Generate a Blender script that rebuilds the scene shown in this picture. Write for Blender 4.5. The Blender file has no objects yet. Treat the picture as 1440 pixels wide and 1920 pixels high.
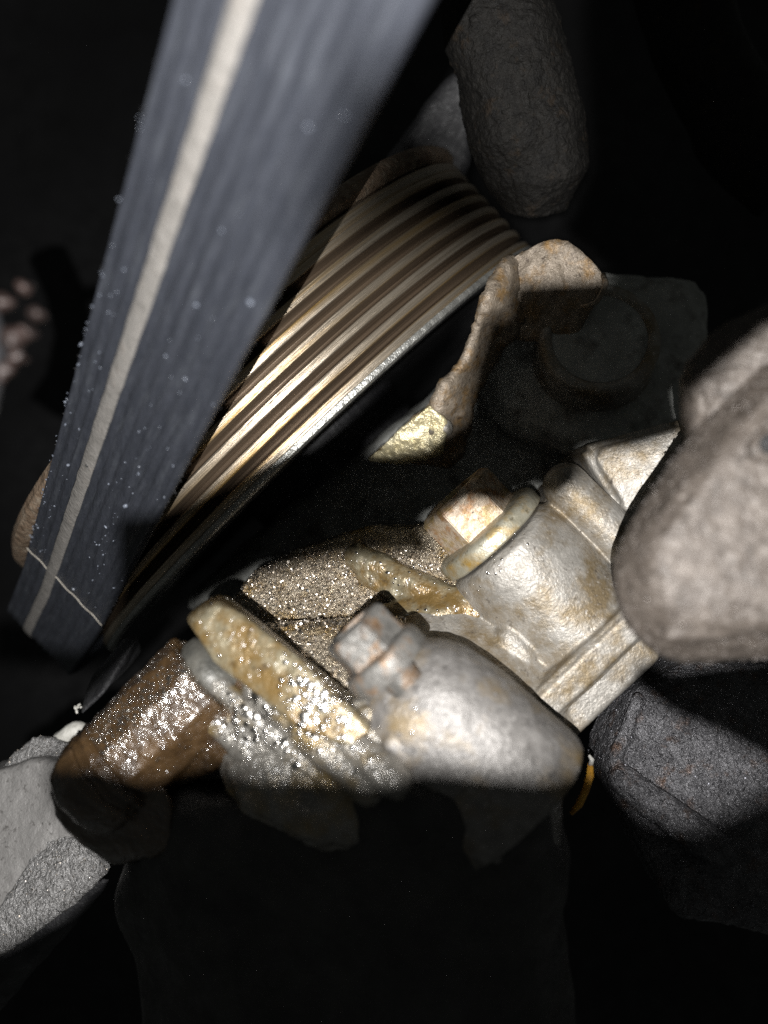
import bpy, bmesh, math, random
import numpy as np
from mathutils import Vector, Matrix, noise
random.seed(7); np.random.seed(7)
scene = bpy.context.scene
COL = scene.collection

# ------------------------------------------------------------------ camera
F = 1663.0                                   # focal length in photo pixels (1440 x 1920)
cam_d = bpy.data.cameras.new('camera'); cam = bpy.data.objects.new('camera', cam_d); COL.objects.link(cam)
cam.location = (0.0, 0.0, 0.35)
cam.rotation_euler = (math.radians(42), 0, math.radians(-20))
cam_d.sensor_fit = 'VERTICAL'; cam_d.sensor_height = 24.0; cam_d.sensor_width = 18.0
cam_d.lens = 24.0 * F / 1920.0
cam_d.clip_start = 0.002; cam_d.clip_end = 20
cam_d.dof.use_dof = True; cam_d.dof.focus_distance = 0.158
cam_d.dof.aperture_fstop = 2.079 / 0.29 ; cam_d.dof.aperture_blades = 0
scene.camera = cam
MW = Matrix.Translation(cam.location) @ cam.rotation_euler.to_matrix().to_4x4()

# ------------------------------------------------------------------ world, lamp, exposure
world = bpy.data.worlds.new('World'); scene.world = world; world.use_nodes = True
bg = world.node_tree.nodes['Background']; bg.inputs[0].default_value = (0.95, 1.0, 0.96, 1); bg.inputs[1].default_value = 0.035
LAMP = (-0.45, -0.65, -2.2)                     # flashlight, centimetres in the camera's frame (x right, y up, z forward)
lamp_d = bpy.data.lights.new('flashlight', 'SPOT'); lamp = bpy.data.objects.new('flashlight', lamp_d); COL.objects.link(lamp)
lamp_d.energy = 2.8; lamp_d.color = (1.0, 0.985, 0.97); lamp_d.shadow_soft_size = 0.00025
lamp_d.spot_size = math.radians(100); lamp_d.spot_blend = 0.5
AIM = (-0.4, 0.6, 15.0)
scene.view_settings.view_transform = 'Standard'; scene.view_settings.look = 'None'
scene.view_settings.exposure = 0.0; scene.view_settings.gamma = 1.0
scene.render.engine = 'CYCLES'
scene.cycles.use_denoising = False
scene.cycles.max_bounces = 6
scene.cycles.sample_clamp_indirect = 3.0

def W(p):                                     # camera frame in cm -> world in m
    return MW @ Vector((p[0] * 0.01, p[1] * 0.01, -p[2] * 0.01))
lamp.location = W(LAMP)
lamp.rotation_euler = (W(AIM) - W(LAMP)).to_track_quat('-Z', 'Y').to_euler()

MWn = np.array(MW)
def Wn(v):
    v = np.asarray(v, float) * 0.01
    v = v * np.array([1, 1, -1])
    return v @ MWn[:3, :3].T + MWn[:3, 3]

def A(px, py, z): return np.array([(px - 720) / F * z, (960 - py) / F * z, z])
# engine axes seen from the camera: ax along the crankshaft, bx across, wx away
ax = np.array([0.688, -0.725, 0.035]); ax /= np.linalg.norm(ax)
bx = np.cross(np.array([0, 0, 1.0]), ax); bx -= ax * bx.dot(ax); bx /= np.linalg.norm(bx)
wx = np.cross(ax, bx); wx /= np.linalg.norm(wx)
if wx[2] < 0: wx = -wx
if bx[0] < 0: bx = -bx
def E3(a, b, w): return ax * a + bx * b + wx * w

# ------------------------------------------------------------------ mesh helpers (camera frame, cm)
def grid(rings, closed=True, cap=True):
    n = len(rings[0]); v = np.concatenate([np.asarray(r, float) for r in rings]); f = []
    for i in range(len(rings) - 1):
        for j in range(n if closed else n - 1):
            k = (j + 1) % n
            f.append((i * n + j, i * n + k, (i + 1) * n + k, (i + 1) * n + j))
    if cap and closed:
        f.append(tuple(range(n))[::-1]); m = (len(rings) - 1) * n; f.append(tuple(range(m, m + n)))
    return v, f

def perp(d):
    d = np.asarray(d, float); d = d / np.linalg.norm(d)
    u = np.cross(d, [0.31, 0.2, 0.93]); u /= np.linalg.norm(u)
    return d, u, np.cross(d, u)

def revolve(c, axis, prof, n=48, cap=True, t0=0, t1=None):
    d, u, v = perp(axis); c = np.asarray(c, float); rings = []
    full = t1 is None
    ts = np.linspace(0, 2 * math.pi, n, endpoint=False) if full else np.linspace(t0, t1, n)
    for s, r in prof:
        rings.append([c + d * s + r * (math.cos(t) * u + math.sin(t) * v) for t in ts])
    return grid(rings, full, cap)

def tube(pts, rads, n=16, cap=True, flat=1.0):
    pts = [np.asarray(p, float) for p in pts]; rings = []; u = None
    if np.isscalar(rads): rads = [rads] * len(pts)
    for i, p in enumerate(pts):
        d = pts[min(i + 1, len(pts) - 1)] - pts[max(i - 1, 0)]; d /= np.linalg.norm(d)
        if u is None: _, u, _ = perp(d)
        u = u - d * u.dot(d); u /= np.linalg.norm(u); v = np.cross(d, u)
        rings.append([p + rads[i] * (math.cos(t) * u + flat * math.sin(t) * v) for t in np.linspace(0, 2 * math.pi, n, endpoint=False)])
    return grid(rings, True, cap)

def capsule(p, q, r0, r1=None, n=20):
    r1 = r0 if r1 is None else r1
    p = np.asarray(p, float); q = np.asarray(q, float); L = np.linalg.norm(q - p); prof = []
    for k in range(1, 7): t = math.pi / 2 * k / 6; prof.append((-r0 * math.cos(t), r0 * math.sin(t)))
    for k in range(0, 6): t = math.pi / 2 * k / 6; prof.append((L + r1 * math.sin(t), r1 * math.cos(t)))
    return revolve(p, q - p, prof, n)

def hull(pts, bevel=0.0, seg=2):
    bm = bmesh.new()
    for p in pts: bm.verts.new(Vector([float(x) for x in p]))
    r = bmesh.ops.convex_hull(bm, input=bm.verts)
    bmesh.ops.delete(bm, geom=[g for g in r['geom_interior'] if isinstance(g, bmesh.types.BMVert)], context='VERTS')
    bmesh.ops.dissolve_limit(bm, angle_limit=0.03, verts=bm.verts, edges=bm.edges)
    if bevel: bmesh.ops.bevel(bm, geom=list(bm.edges), offset=bevel, segments=seg, affect='EDGES', clamp_overlap=True)
    bmesh.ops.recalc_face_normals(bm, faces=bm.faces)
    bm.verts.index_update()
    v = np.array([x.co[:] for x in bm.verts]); f = [tuple(x.index for x in fc.verts) for fc in bm.faces]; bm.free()
    return v, f

def box(c, axes, half, bevel=0.0, seg=2):
    c = np.asarray(c, float)
    return hull([c + axes[0] * half[0] * i + axes[1] * half[1] * j + axes[2] * half[2] * k for i in (-1, 1) for j in (-1, 1) for k in (-1, 1)], bevel, seg)

def slab(poly, thick, bevel=0.0, seg=2, away=None):
    """convex polygon of (px, py, z) pushed back from the viewer by thick cm"""
    P = [A(*p) for p in poly]; Q = [p + (np.array([0, 0, 1.0]) if away is None else away) * thick for p in P]
    return hull(P + Q, bevel, seg)

def spheres(cs, n=14):
    pts = []
    for c, r in cs:
        for i in range(n + 1):
            for j in range(2 * n):
                t = math.pi * i / n; p = math.pi * j / n
                pts.append(np.asarray(c) + r * np.array([math.sin(t) * math.cos(p), math.sin(t) * math.sin(p), math.cos(t)]))
    return hull(pts)

def merge(parts):
    vs, fs, o = [], [], 0
    for v, f in parts:
        vs.append(np.asarray(v)); fs += [tuple(i + o for i in q) for q in f]; o += len(v)
    return np.concatenate(vs), fs

def fuse(parts, voxel=0.05, smooth=4, factor=0.5):
    """melt overlapping solids into one cast body"""
    v, f = merge(parts)
    me = bpy.data.meshes.new('tmp'); me.from_pydata(v.tolist(), [], f)
    o = bpy.data.objects.new('tmp', me); COL.objects.link(o)
    m = o.modifiers.new('r', 'REMESH'); m.mode = 'VOXEL'; m.voxel_size = voxel
    if smooth:
        s = o.modifiers.new('s', 'SMOOTH'); s.factor = factor; s.iterations = smooth
    dg = bpy.context.evaluated_depsgraph_get(); dg.update()
    ev = o.evaluated_get(dg); em = ev.to_mesh()
    n = len(em.vertices); co = np.empty(n * 3); em.vertices.foreach_get('co', co); co = co.reshape(-1, 3).copy()
    fs = [tuple(p.vertices) for p in em.polygons]
    ev.to_mesh_clear(); bpy.data.objects.remove(o); bpy.data.meshes.remove(me)
    return co, fs

def vnormals(v, f):
    me = bpy.data.meshes.new('tmp'); me.from_pydata(np.asarray(v).tolist(), [], f); me.update()
    n = np.empty(len(v) * 3); me.vertex_normals.foreach_get('vector', n); bpy.data.meshes.remove(me)
    return n.reshape(-1, 3)

def rough(vf, layers, seed=0, mask=None):
    """push the surface in and out along its normals: layers of (size in cm, amplitude in cm)"""
    v, f = vf; n = vnormals(v, f); d = np.zeros(len(v))
    for size, amp in layers:
        o = Vector((seed * 3.1 + size, seed * 1.7, seed))
        d += amp * np.array([noise.noise(Vector(p) / size + o) for p in v.tolist()])
    if mask is not None: d *= mask(v)
    return v + n * d[:, None], f

# ------------------------------------------------------------------ objects
def thing(name, label, cat, base, group=None, kind=None):
    o = bpy.data.objects.new(name, None); COL.objects.link(o); o.location = W(base); o.empty_display_size = 0.01
    o['label'] = label; o['category'] = cat
    if group: o['group'] = group
    if kind: o['kind'] = kind
    return o

def part(name, vf, mat, parent=None, smooth=True, uv=None, kind=None, label=None, sharp=None):
    v, f = vf; w = Wn(v)
    org = np.zeros(3)
    p = parent
    while p is not None: org = org + np.array(p.location); p = p.parent
    loc = np.zeros(3)
    if parent is None: loc = w.mean(0)
    me = bpy.data.meshes.new(name); me.from_pydata((w - org - loc).tolist(), [], f)
    bm = bmesh.new(); bm.from_mesh(me); bmesh.ops.recalc_face_normals(bm, faces=bm.faces); bm.to_mesh(me); bm.free()
    me.materials.append(mat)
    if smooth: me.polygons.foreach_set('use_smooth', [True] * len(me.polygons))
    if sharp: me.set_sharp_from_angle(angle=math.radians(sharp))
    if uv is not None:
        at = me.attributes.new('track', 'FLOAT_VECTOR', 'POINT')
        at.data.foreach_set('vector', np.asarray(uv, float).ravel())
    o = bpy.data.objects.new(name, me); COL.objects.link(o)
    o.location = loc
    if parent is not None: o.parent = parent
    if kind: o['kind'] = kind
    if label: o['label'] = label
    return o

def tag(o, label, cat, group=None):
    o['label'] = label; o['category'] = cat
    if group: o['group'] = group
    return o

def drops(name, vf, parent, mat, count, size, where, seed=1, lift=0.24):
    """beads of oil sitting on a surface"""
    rnd = np.random.RandomState(seed); v, f = vf; v = np.asarray(v)
    tri = np.array([(q[0], q[i], q[i + 1]) for q in f for i in range(1, len(q) - 1)])
    a, b, c = v[tri[:, 0]], v[tri[:, 1]], v[tri[:, 2]]; nn = np.cross(b - a, c - a); ar = np.linalg.norm(nn, axis=1); nn /= np.maximum(ar, 1e-9)[:, None]
    cen = (a + b + c) / 3
    sgn = vnormals(v, f)[tri[:, 0]]; flip = (sgn * nn).sum(1) < 0; nn[flip] *= -1
    ok = (nn * cen).sum(1) < 0
    px = 720 + F * cen[:, 0] / cen[:, 2]; py = 960 - F * cen[:, 1] / cen[:, 2]
    pr = ar * ok * where(px, py); pr /= pr.sum()
    idx = rnd.choice(len(tri), count, p=pr)
    r1 = np.sqrt(rnd.rand(count)); r2 = rnd.rand(count)
    pos = a[idx] * (1 - r1)[:, None] + b[idx] * (r1 * (1 - r2))[:, None] + c[idx] * (r1 * r2)[:, None]
    bm = bmesh.new(); bmesh.ops.create_icosphere(bm, subdivisions=2, radius=1); sv = np.array([x.co[:] for x in bm.verts]); sf = [tuple(x.index for x in q.verts) for q in bm.faces]; bm.free()
    out = []
    for p, n_ in zip(pos, nn[idx]):
        d, u, w_ = perp(n_); s = size * math.exp(rnd.normal() * 0.35); e = 1 + 0.5 * rnd.rand()
        pts = p + s * (sv[:, :1] * u * e + sv[:, 1:2] * w_ + sv[:, 2:] * d * lift)
        out.append((pts, sf))
    return part(name, merge(out), mat, parent, kind='stuff')

def grit(name, vf, parent, mat, count, size, where, seed=1):
    """shiny crystal grains stuck in the casting skin"""
    rnd_ = np.random.RandomState(seed); v, f = vf; v = np.asarray(v)
    q4 = np.array([q[:3] for q in f]); cen = v[q4].mean(1); nn = vnormals(v, f)[q4[:, 0]]
    px = 720 + F * cen[:, 0] / cen[:, 2]; py = 960 - F * cen[:, 1] / cen[:, 2]
    pr = ((nn * cen).sum(1) < 0) * where(px, py); pr = pr / pr.sum(); idx = rnd_.choice(len(q4), count, p=pr)
    sv = np.array([(1, 0, 0), (-1, 0, 0), (0, 1, 0), (0, -1, 0), (0, 0, 1), (0, 0, -1)], float); sf = [(0, 2, 4), (2, 1, 4), (1, 3, 4), (3, 0, 4), (2, 0, 5), (1, 2, 5), (3, 1, 5), (0, 3, 5)]
    out = []
    for i in idx:
        q, _ = np.linalg.qr(rnd_.normal(size=(3, 3))); s = size * math.exp(rnd_.normal() * 0.3)
        out.append((cen[i] + rnd_.normal(size=3) * 0.012 + (sv * s * (0.7 + 0.6 * rnd_.rand(6, 1))) @ q.T, sf))
    return part(name, merge(out), mat, parent, smooth=False, kind='stuff')

# ------------------------------------------------------------------ materials
def nd(t, typ, **kw):
    n = t.nodes.new(typ)
    for k, v in kw.items(): setattr(n, k, v)
    return n

def mat(name, cols, scale=1.5, rgh=(0.35, 0.6), metal=0.0, bumps=((8, 0.3),), coat=0.0, coat_r=0.06, spec=0.5, stain=None, stretch=None, specks=None, aniso=0, coat_bump=None, tint=None):
    """cols: colours along a noise ramp; stain: list of (colour, scale, low, high); sizes are per cm"""
    m = bpy.data.materials.new(name); m.use_nodes = True; t = m.node_tree; L = t.links
    p = t.nodes['Principled BSDF']
    if stretch is None:
        tc = nd(t, 'ShaderNodeTexCoord'); src = tc.outputs['Object']; sc = (100, 100, 100)
    else:
        at = nd(t, 'ShaderNodeAttribute', attribute_name='track'); src = at.outputs['Vector']; sc = stretch
    mp = nd(t, 'ShaderNodeMapping'); mp.inputs['Scale'].default_value = sc; L.new(src, mp.inputs['Vector']); V = mp.outputs[0]
    def nz(s, det=5, ro=0.6, off=None):
        n = nd(t, 'ShaderNodeTexNoise'); n.inputs['Scale'].default_value = s; n.inputs['Detail'].default_value = det; n.inputs['Roughness'].default_value = ro
        L.new(V, n.inputs['Vector']); return n.outputs[0]
    r = nd(t, 'ShaderNodeValToRGB'); L.new(nz(scale), r.inputs[0]); e = r.color_ramp.elements
    e[0].position = 0.3; e[1].position = 0.7
    for i, c in enumerate(cols):
        if i == 0: e[0].color = (*c, 1)
        elif i == len(cols) - 1: e[-1].color = (*c, 1)
        else: x = e.new(0.3 + 0.4 * i / (len(cols) - 1)); x.color = (*c, 1)
    col = r.outputs[0]
    for c, s, lo, hi in (stain or ()):
        mr = nd(t, 'ShaderNodeMapRange'); mr.inputs[1].default_value = lo; mr.inputs[2].default_value = hi; L.new(nz(s, 6, 0.65), mr.inputs[0])
        mx = nd(t, 'ShaderNodeMix', data_type='RGBA'); L.new(mr.outputs[0], mx.inputs[0]); L.new(col, mx.inputs[6]); mx.inputs[7].default_value = (*c, 1); col = mx.outputs[2]
    L.new(col, p.inputs['Base Color'])
    mr = nd(t, 'ShaderNodeMapRange'); mr.inputs[1].default_value = 0.35; mr.inputs[2].default_value = 0.65; mr.inputs[3].default_value = rgh[0]; mr.inputs[4].default_value = rgh[1]
    L.new(nz(scale * 2.7), mr.inputs[0]); L.new(mr.outputs[0], p.inputs['Roughness'])
    p.inputs['Metallic'].default_value = metal; p.inputs['Specular IOR Level'].default_value = spec
    p.inputs['Coat Weight'].default_value = coat; p.inputs['Coat Roughness'].default_value = coat_r
    prev = None
    for s, st in bumps:
        b = nd(t, 'ShaderNodeBump'); b.inputs['Strength'].default_value = 1.0; b.inputs['Distance'].default_value = st * 0.01 / s
        L.new(nz(s, 3, 0.6), b.inputs['Height'])
        if prev is not None: L.new(prev, b.inputs['Normal'])
        prev = b.outputs[0]
    if prev is not None:
        L.new(prev, p.inputs['Normal'])
        if coat and coat_bump:
            b = nd(t, 'ShaderNodeBump'); b.inputs['Strength'].default_value = 1.0; b.inputs['Distance'].default_value = coat_bump[1] * 0.01 / coat_bump[0]
            L.new(nz(coat_bump[0], 2, 0.5), b.inputs['Height']); L.new(b.outputs[0], p.inputs['Coat Normal'])
    return m

M = {}
M['rubber'] = mat('belt_rubber', [(0.022, 0.0245, 0.031), (0.034, 0.037, 0.046)], 1.2, (0.36, 0.55), 0, ((1.5, 0.08), (9, 0.10)), stretch=(5, 0.8, 1), stain=[((0.056, 0.061, 0.070), 1.3, 0.52, 0.82)])
M['ribs'] = mat('rib_rubber', [(0.012, 0.012, 0.013), (0.02, 0.02, 0.022)], 2, (0.5, 0.7))
M['stripe'] = mat('stripe_paint', [(0.125, 0.118, 0.108), (0.20, 0.189, 0.175)], 5, (0.6, 0.8), 0, ((12, 0.3),), stain=[((0.20, 0.18, 0.16), 6, 0.56, 0.75)])
M['seam'] = mat('seam_thread', [(0.35, 0.32, 0.27), (0.45, 0.42, 0.36)], 4, (0.5, 0.7))
M['fray'] = mat('rubber_fray', [(0.07, 0.08, 0.10), (0.18, 0.20, 0.24)], 4, (0.2, 0.35))
M['pulley'] = mat('worn_groove_steel', [(0.33, 0.27, 0.195), (0.64, 0.56, 0.455)], 2.0, (0.34, 0.46), 0.85, ((3, 0.05),), stretch=(14, 0.22, 1), stain=[((0.38, 0.24, 0.08), 0.5, 0.48, 0.70)])
M['groove'] = mat('groove_brown', [(0.06, 0.042, 0.028), (0.17, 0.125, 0.085)], 2.0, (0.32, 0.45), 0.5, ((3, 0.05),), stretch=(14, 0.04, 1))
M['rim'] = mat('pulley_rim_steel', [(0.30, 0.30, 0.28), (0.48, 0.48, 0.45)], 3, (0.3, 0.5), 0.7, ((6, 0.25), (25, 0.35)))
M['rust'] = mat('rusty_steel', [(0.10, 0.065, 0.04), (0.22, 0.16, 0.11)], 3, (0.5, 0.7), 0.2, ((4, 0.4), (14, 0.5)), stain=[((0.30, 0.25, 0.19), 5, 0.5, 0.7)])
M['alu'] = mat('dirty_cast_aluminium', [(0.22, 0.205, 0.18), (0.40, 0.38, 0.345)], 3.5, (0.42, 0.56), 0.40, ((9, 0.12), (20, 0.30)), stain=[((0.19, 0.145, 0.085), 1.3, 0.45, 0.64), ((0.08, 0.065, 0.05), 7, 0.58, 0.72), ((0.45, 0.42, 0.38), 11, 0.60, 0.72)])
M['boss'] = mat('smooth_cast_aluminium', [(0.12, 0.113, 0.106), (0.23, 0.219, 0.207)], 4, (0.44, 0.56), 0.30, ((9, 0.12), (18, 0.18)), stain=[((0.20, 0.14, 0.06), 0.9, 0.50, 0.70), ((0.08, 0.075, 0.07), 6, 0.57, 0.72), ((0.33, 0.315, 0.30), 9, 0.58, 0.72)])
M['bolt'] = mat('zinc_bolt', [(0.27, 0.25, 0.18), (0.45, 0.43, 0.35)], 2.5, (0.35, 0.5), 0.45, ((10, 0.12), (30, 0.15)), stain=[((0.34, 0.22, 0.06), 1.8, 0.46, 0.64), ((0.10, 0.085, 0.05), 8, 0.57, 0.7)])
M['bolthead'] = mat('rust_flecked_bolt_head', [(0.34, 0.26, 0.18), (0.54, 0.46, 0.36)], 4, (0.4, 0.6), 0.35, ((10, 0.2), (30, 0.25)), stain=[((0.30, 0.15, 0.06), 5, 0.47, 0.62), ((0.36, 0.29, 0.14), 2.5, 0.52, 0.66), ((0.07, 0.05, 0.03), 8, 0.58, 0.70)])
M['dullbolt'] = mat('dull_grey_bolt', [(0.09, 0.087, 0.08), (0.19, 0.182, 0.168)], 4, (0.4, 0.55), 0.35, ((10, 0.2), (24, 0.25)), stain=[((0.22, 0.12, 0.05), 3, 0.5, 0.66), ((0.05, 0.045, 0.04), 6, 0.55, 0.7)])
M['glitter'] = mat('oily_rough_casting', [(0.32, 0.26, 0.18), (0.64, 0.56, 0.44)], 5, (0.2, 0.35), 0.6, ((10, 0.9), (20, 1.0)), stain=[((0.38, 0.25, 0.08), 1.4, 0.48, 0.66)], coat=0.5, coat_r=0.2)
M['oily'] = mat('oil_wet_brown_plastic', [(0.030, 0.016, 0.006), (0.080, 0.046, 0.019)], 3, (0.25, 0.4), 0.1, ((6, 0.2), (26, 0.5)), coat=1.0, coat_r=0.13, coat_bump=(8, 0.7), stain=[((0.03, 0.018, 0.01), 4, 0.55, 0.7)])
M['flange'] = mat('oil_stained_flange', [(0.15, 0.122, 0.07), (0.30, 0.27, 0.19)], 4, (0.3, 0.45), 0.3, ((4, 0.2), (20, 0.2)), coat=0.8, coat_r=0.2, coat_bump=(9, 0.5), stain=[((0.165, 0.105, 0.035), 1.8, 0.42, 0.58), ((0.07, 0.045, 0.02), 6, 0.56, 0.70)])
M['wetcast'] = mat('oil_wet_casting', [(0.12, 0.112, 0.098), (0.28, 0.265, 0.235)], 3, (0.2, 0.35), 0.4, ((5, 0.25), (20, 0.4)), coat=1.0, coat_r=0.2, coat_bump=(9, 0.9), stain=[((0.20, 0.13, 0.03), 1.2, 0.5, 0.7)])
M['collar'] = mat('grey_collar', [(0.05, 0.05, 0.045), (0.11, 0.105, 0.09)], 3, (0.35, 0.5), 0.2, ((8, 0.2),))
M['dark'] = mat('dark_casting', [(0.018, 0.018, 0.020), (0.040, 0.040, 0.042)], 1.2, (0.5, 0.7), 0.1, ((4, 0.3), (20, 0.3)))
M['lowbody'] = mat('shade_dark_casting', [(0.020, 0.0195, 0.019), (0.05, 0.048, 0.046)], 1.5, (0.45, 0.65), 0.1, ((4, 0.3), (16, 0.3)))  # unlit lower housing: its shade is put into a darker casting colour
M['timing'] = mat('grey_cover', [(0.26, 0.265, 0.245), (0.42, 0.425, 0.40)], 1.6, (0.5, 0.7), 0.1, ((4, 0.2),), stain=[((0.12, 0.11, 0.095), 2, 0.5, 0.7)])
M['pipe'] = mat('dusty_cast_pipe', [(0.046, 0.037, 0.030), (0.105, 0.088, 0.074)], 4, (0.45, 0.62), 0.15, ((7, 0.25), (16, 0.4)), stain=[((0.036, 0.029, 0.023), 6, 0.54, 0.68), ((0.155, 0.137, 0.122), 8, 0.56, 0.70)])
M['black'] = mat('rough_black_casting', [(0.065, 0.064, 0.068), (0.17, 0.168, 0.176)], 4, (0.26, 0.4), 0.4, ((9, 0.8), (18, 0.9)), stain=[((0.10, 0.06, 0.04), 3, 0.56, 0.72)])
M['grey'] = mat('grey_cast_bracket', [(0.17, 0.165, 0.158), (0.23, 0.223, 0.215)], 1.5, (0.5, 0.65), 0.2, ((7, 0.2), (24, 0.3)), stain=[((0.10, 0.095, 0.09), 8, 0.58, 0.66)])
M['greyrough'] = mat('grey_cast_broken_edge', [(0.15, 0.147, 0.142), (0.32, 0.315, 0.31)], 8, (0.3, 0.45), 0.4, ((9, 0.6), (18, 0.7)))
M['shield'] = mat('rusty_sheet_metal', [(0.14, 0.112, 0.08), (0.27, 0.225, 0.175)], 5, (0.4, 0.6), 0.3, ((8, 0.3), (28, 0.4)), stain=[((0.20, 0.12, 0.045), 3, 0.48, 0.66), ((0.06, 0.042, 0.03), 9, 0.56, 0.70)])
M['brass'] = mat('yellowed_steel', [(0.40, 0.33, 0.16), (0.62, 0.57, 0.40)], 4, (0.3, 0.45), 0.5, ((8, 0.3), (26, 0.3)), stain=[((0.14, 0.09, 0.03), 8, 0.58, 0.7)])
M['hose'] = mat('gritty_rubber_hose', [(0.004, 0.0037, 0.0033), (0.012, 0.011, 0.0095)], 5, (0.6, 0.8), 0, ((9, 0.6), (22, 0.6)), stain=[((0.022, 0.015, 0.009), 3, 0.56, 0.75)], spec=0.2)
M['copper'] = mat('copper_wire', [(0.007, 0.0034, 0.0024), (0.02, 0.010, 0.0075)], 4, (0.5, 0.7), 0.2, ((8, 0.2),))
M['straw'] = mat('orange_straw', [(0.55, 0.24, 0.02), (0.75, 0.42, 0.06)], 6, (0.4, 0.6), 0, ((14, 0.3),))
M['white'] = mat('pale_plastic', [(0.42, 0.41, 0.37), (0.55, 0.54, 0.50)], 4, (0.5, 0.7))
M['pit'] = mat('pit_black', [(0.01, 0.01, 0.01), (0.02, 0.02, 0.02)], 4)  # plain black for belt pit, bolt hole and the added flaps
M['oil'] = mat('shining_oil', [(0.75, 0.70, 0.62), (0.88, 0.86, 0.84)], 4, (0.18, 0.24), 1.0, ())
M['grain'] = mat('metal_grain', [(0.45, 0.38, 0.28), (0.75, 0.70, 0.66)], 30, (0.22, 0.35), 1.0, ())
M['extra_mat'] = mat('pale_dust_grain', [(0.09, 0.075, 0.062), (0.28, 0.255, 0.24)], 25, (0.3, 0.5), 0.2, ())
M['darkgrain'] = mat('dark_metal_grain', [(0.10, 0.10, 0.11), (0.26, 0.26, 0.29)], 30, (0.25, 0.4), 1.0, ())
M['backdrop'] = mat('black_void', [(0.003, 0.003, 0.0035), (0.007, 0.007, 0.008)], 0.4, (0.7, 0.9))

# ------------------------------------------------------------------ the setting: the dark engine bay behind everything
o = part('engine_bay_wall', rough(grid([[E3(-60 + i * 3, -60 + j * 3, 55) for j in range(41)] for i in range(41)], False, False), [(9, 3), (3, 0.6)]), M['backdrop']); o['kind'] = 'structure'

# ------------------------------------------------------------------ ribbed pulley (crankshaft)
PB, PW, PR = -0.06, 23.0, 7.14                 # pulley centre across and away, radius
PA0 = -3.64; PITCH = 0.356
pul = thing('ribbed_pulley', 'ribbed steel pulley with copper brown grooves behind the black belt', 'pulley', E3(-2.6, PB, PW + PR))
def pulley_band(name, prof, m, n=220, uvk=True, parent=None, extra_mat=None):
    c = E3(0, PB, PW); rings = []; uv = []
    for s, r in prof:
        rings.append([c + ax * s + r * (math.cos(t) * bx + math.sin(t) * wx) for t in np.linspace(0, 2 * math.pi, n, endpoint=False)])
        uv += [(s, r * math.sin(t * 1) * 0.5 + r * math.cos(t), r) for t in np.linspace(0, 2 * math.pi, n, endpoint=False)]
    o = part(name, grid(rings, True, False), m, parent or pul, uv=uv, sharp=25)
    if extra_mat:
        o.data.materials.append(extra_mat)                       # darker brown on groove flanks and valleys
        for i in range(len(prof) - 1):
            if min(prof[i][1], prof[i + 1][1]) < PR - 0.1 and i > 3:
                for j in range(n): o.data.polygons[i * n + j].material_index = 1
    return o
prof = [(PA0 - 0.34, PR - 0.75), (PA0 - 0.34, PR - 0.02), (PA0 - 0.30, PR + 0.02), (PA0 - 0.20, PR + 0.02)]
for k in range(7):
    s = PA0 + k * PITCH
    prof += [(s - 0.085, PR - 0.01), (s - 0.065, PR + 0.008), (s - 0.02, PR + 0.012), (s + 0.03, PR + 0.010), (s + 0.07, PR - 0.006), (s + 0.085, PR - 0.03)]
    if k < 6: prof += [(s + 0.150, PR - 0.27), (s + 0.178, PR - 0.29), (s + 0.215, PR - 0.27)]
s = PA0 + 6 * PITCH
pulley_band('grooved_rim', prof + [(s + 0.06, PR - 0.03)], M['pulley'], extra_mat=M['groove'])
s0 = s + 0.06
pulley_band('outer_flange', [(s0, PR - 0.03), (s0 + 0.03, PR + 0.03), (s0 + 0.08, PR + 0.035), (s0 + 0.13, PR + 0.02), (s0 + 0.16, PR - 0.04), (s0 + 0.165, PR - 0.12)], M['rim'])
pulley_band('side_web', [(s0 + 0.16, PR - 0.125), (s0 + 0.16, PR - 0.9), (s0 + 0.0, PR - 1.3), (s0 - 0.1, 2.5), (s0 + 1.4, 2.3)], M['dark'])  # web coloured dark to stand in for the shade under the rim
pulley_band('hub_web', [(PA0 + 0.6, PR - 0.7), (PA0 + 0.5, 2.4), (PA0 - 0.8, 2.2), (PA0 - 0.8, 0.3)], M['dark'])
pulley_band('damper_ring', [(PA0 - 0.36, PR - 1.0), (PA0 - 0.38, PR + 0.00), (PA0 - 0.48, PR + 0.12), (PA0 - 0.66, PR + 0.14), (PA0 - 0.80, PR + 0.05), (PA0 - 0.86, PR - 0.25), (PA0 - 0.88, PR - 1.5)], M['rust'])

# ------------------------------------------------------------------ serpentine belt
BR = PR + 0.20                                  # radius of the belt's back on the pulley
T0 = np.array([1.97, 8.21]); C0 = np.array([PB, PW]); dv = C0 - T0; dist = np.linalg.norm(dv)
ang = math.atan2(dv[0], dv[1]) - math.asin(BR / dist); tl = math.sqrt(dist ** 2 - BR ** 2)
bd = np.array([math.sin(ang), math.cos(ang)])
path = []                                       # (b, w, length so far)
TL2 = tl + 3.6
for t in np.linspace(-5.6, TL2, 96): q = T0 + bd * t; path.append((q[0], q[1], t))
q = T0 + bd * TL2; BR2 = 2.6; C1 = q + np.array([bd[1], -bd[0]]) * BR2 * (1 if (np.array([bd[1], -bd[0]])).dot(C0 - q) > 0 else -1); th0 = math.atan2(q[1] - C1[1], q[0] - C1[0])
for k in range(1, 50):
    th = th0 - k * 0.05; path.append((C1[0] + BR2 * math.cos(th), C1[1] + BR2 * math.sin(th), TL2 + k * 0.05 * BR2))
HW = 1.10
def belt_alpha(t): return -2.74 - 0.048 * max(0.0, min(18, (tl + 1 - t)))
belt = thing('serpentine_belt', 'black rubber drive belt with one cream stripe running down its back', 'belt', E3(-2.7, path[-1][0], path[-1][1]))
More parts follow.
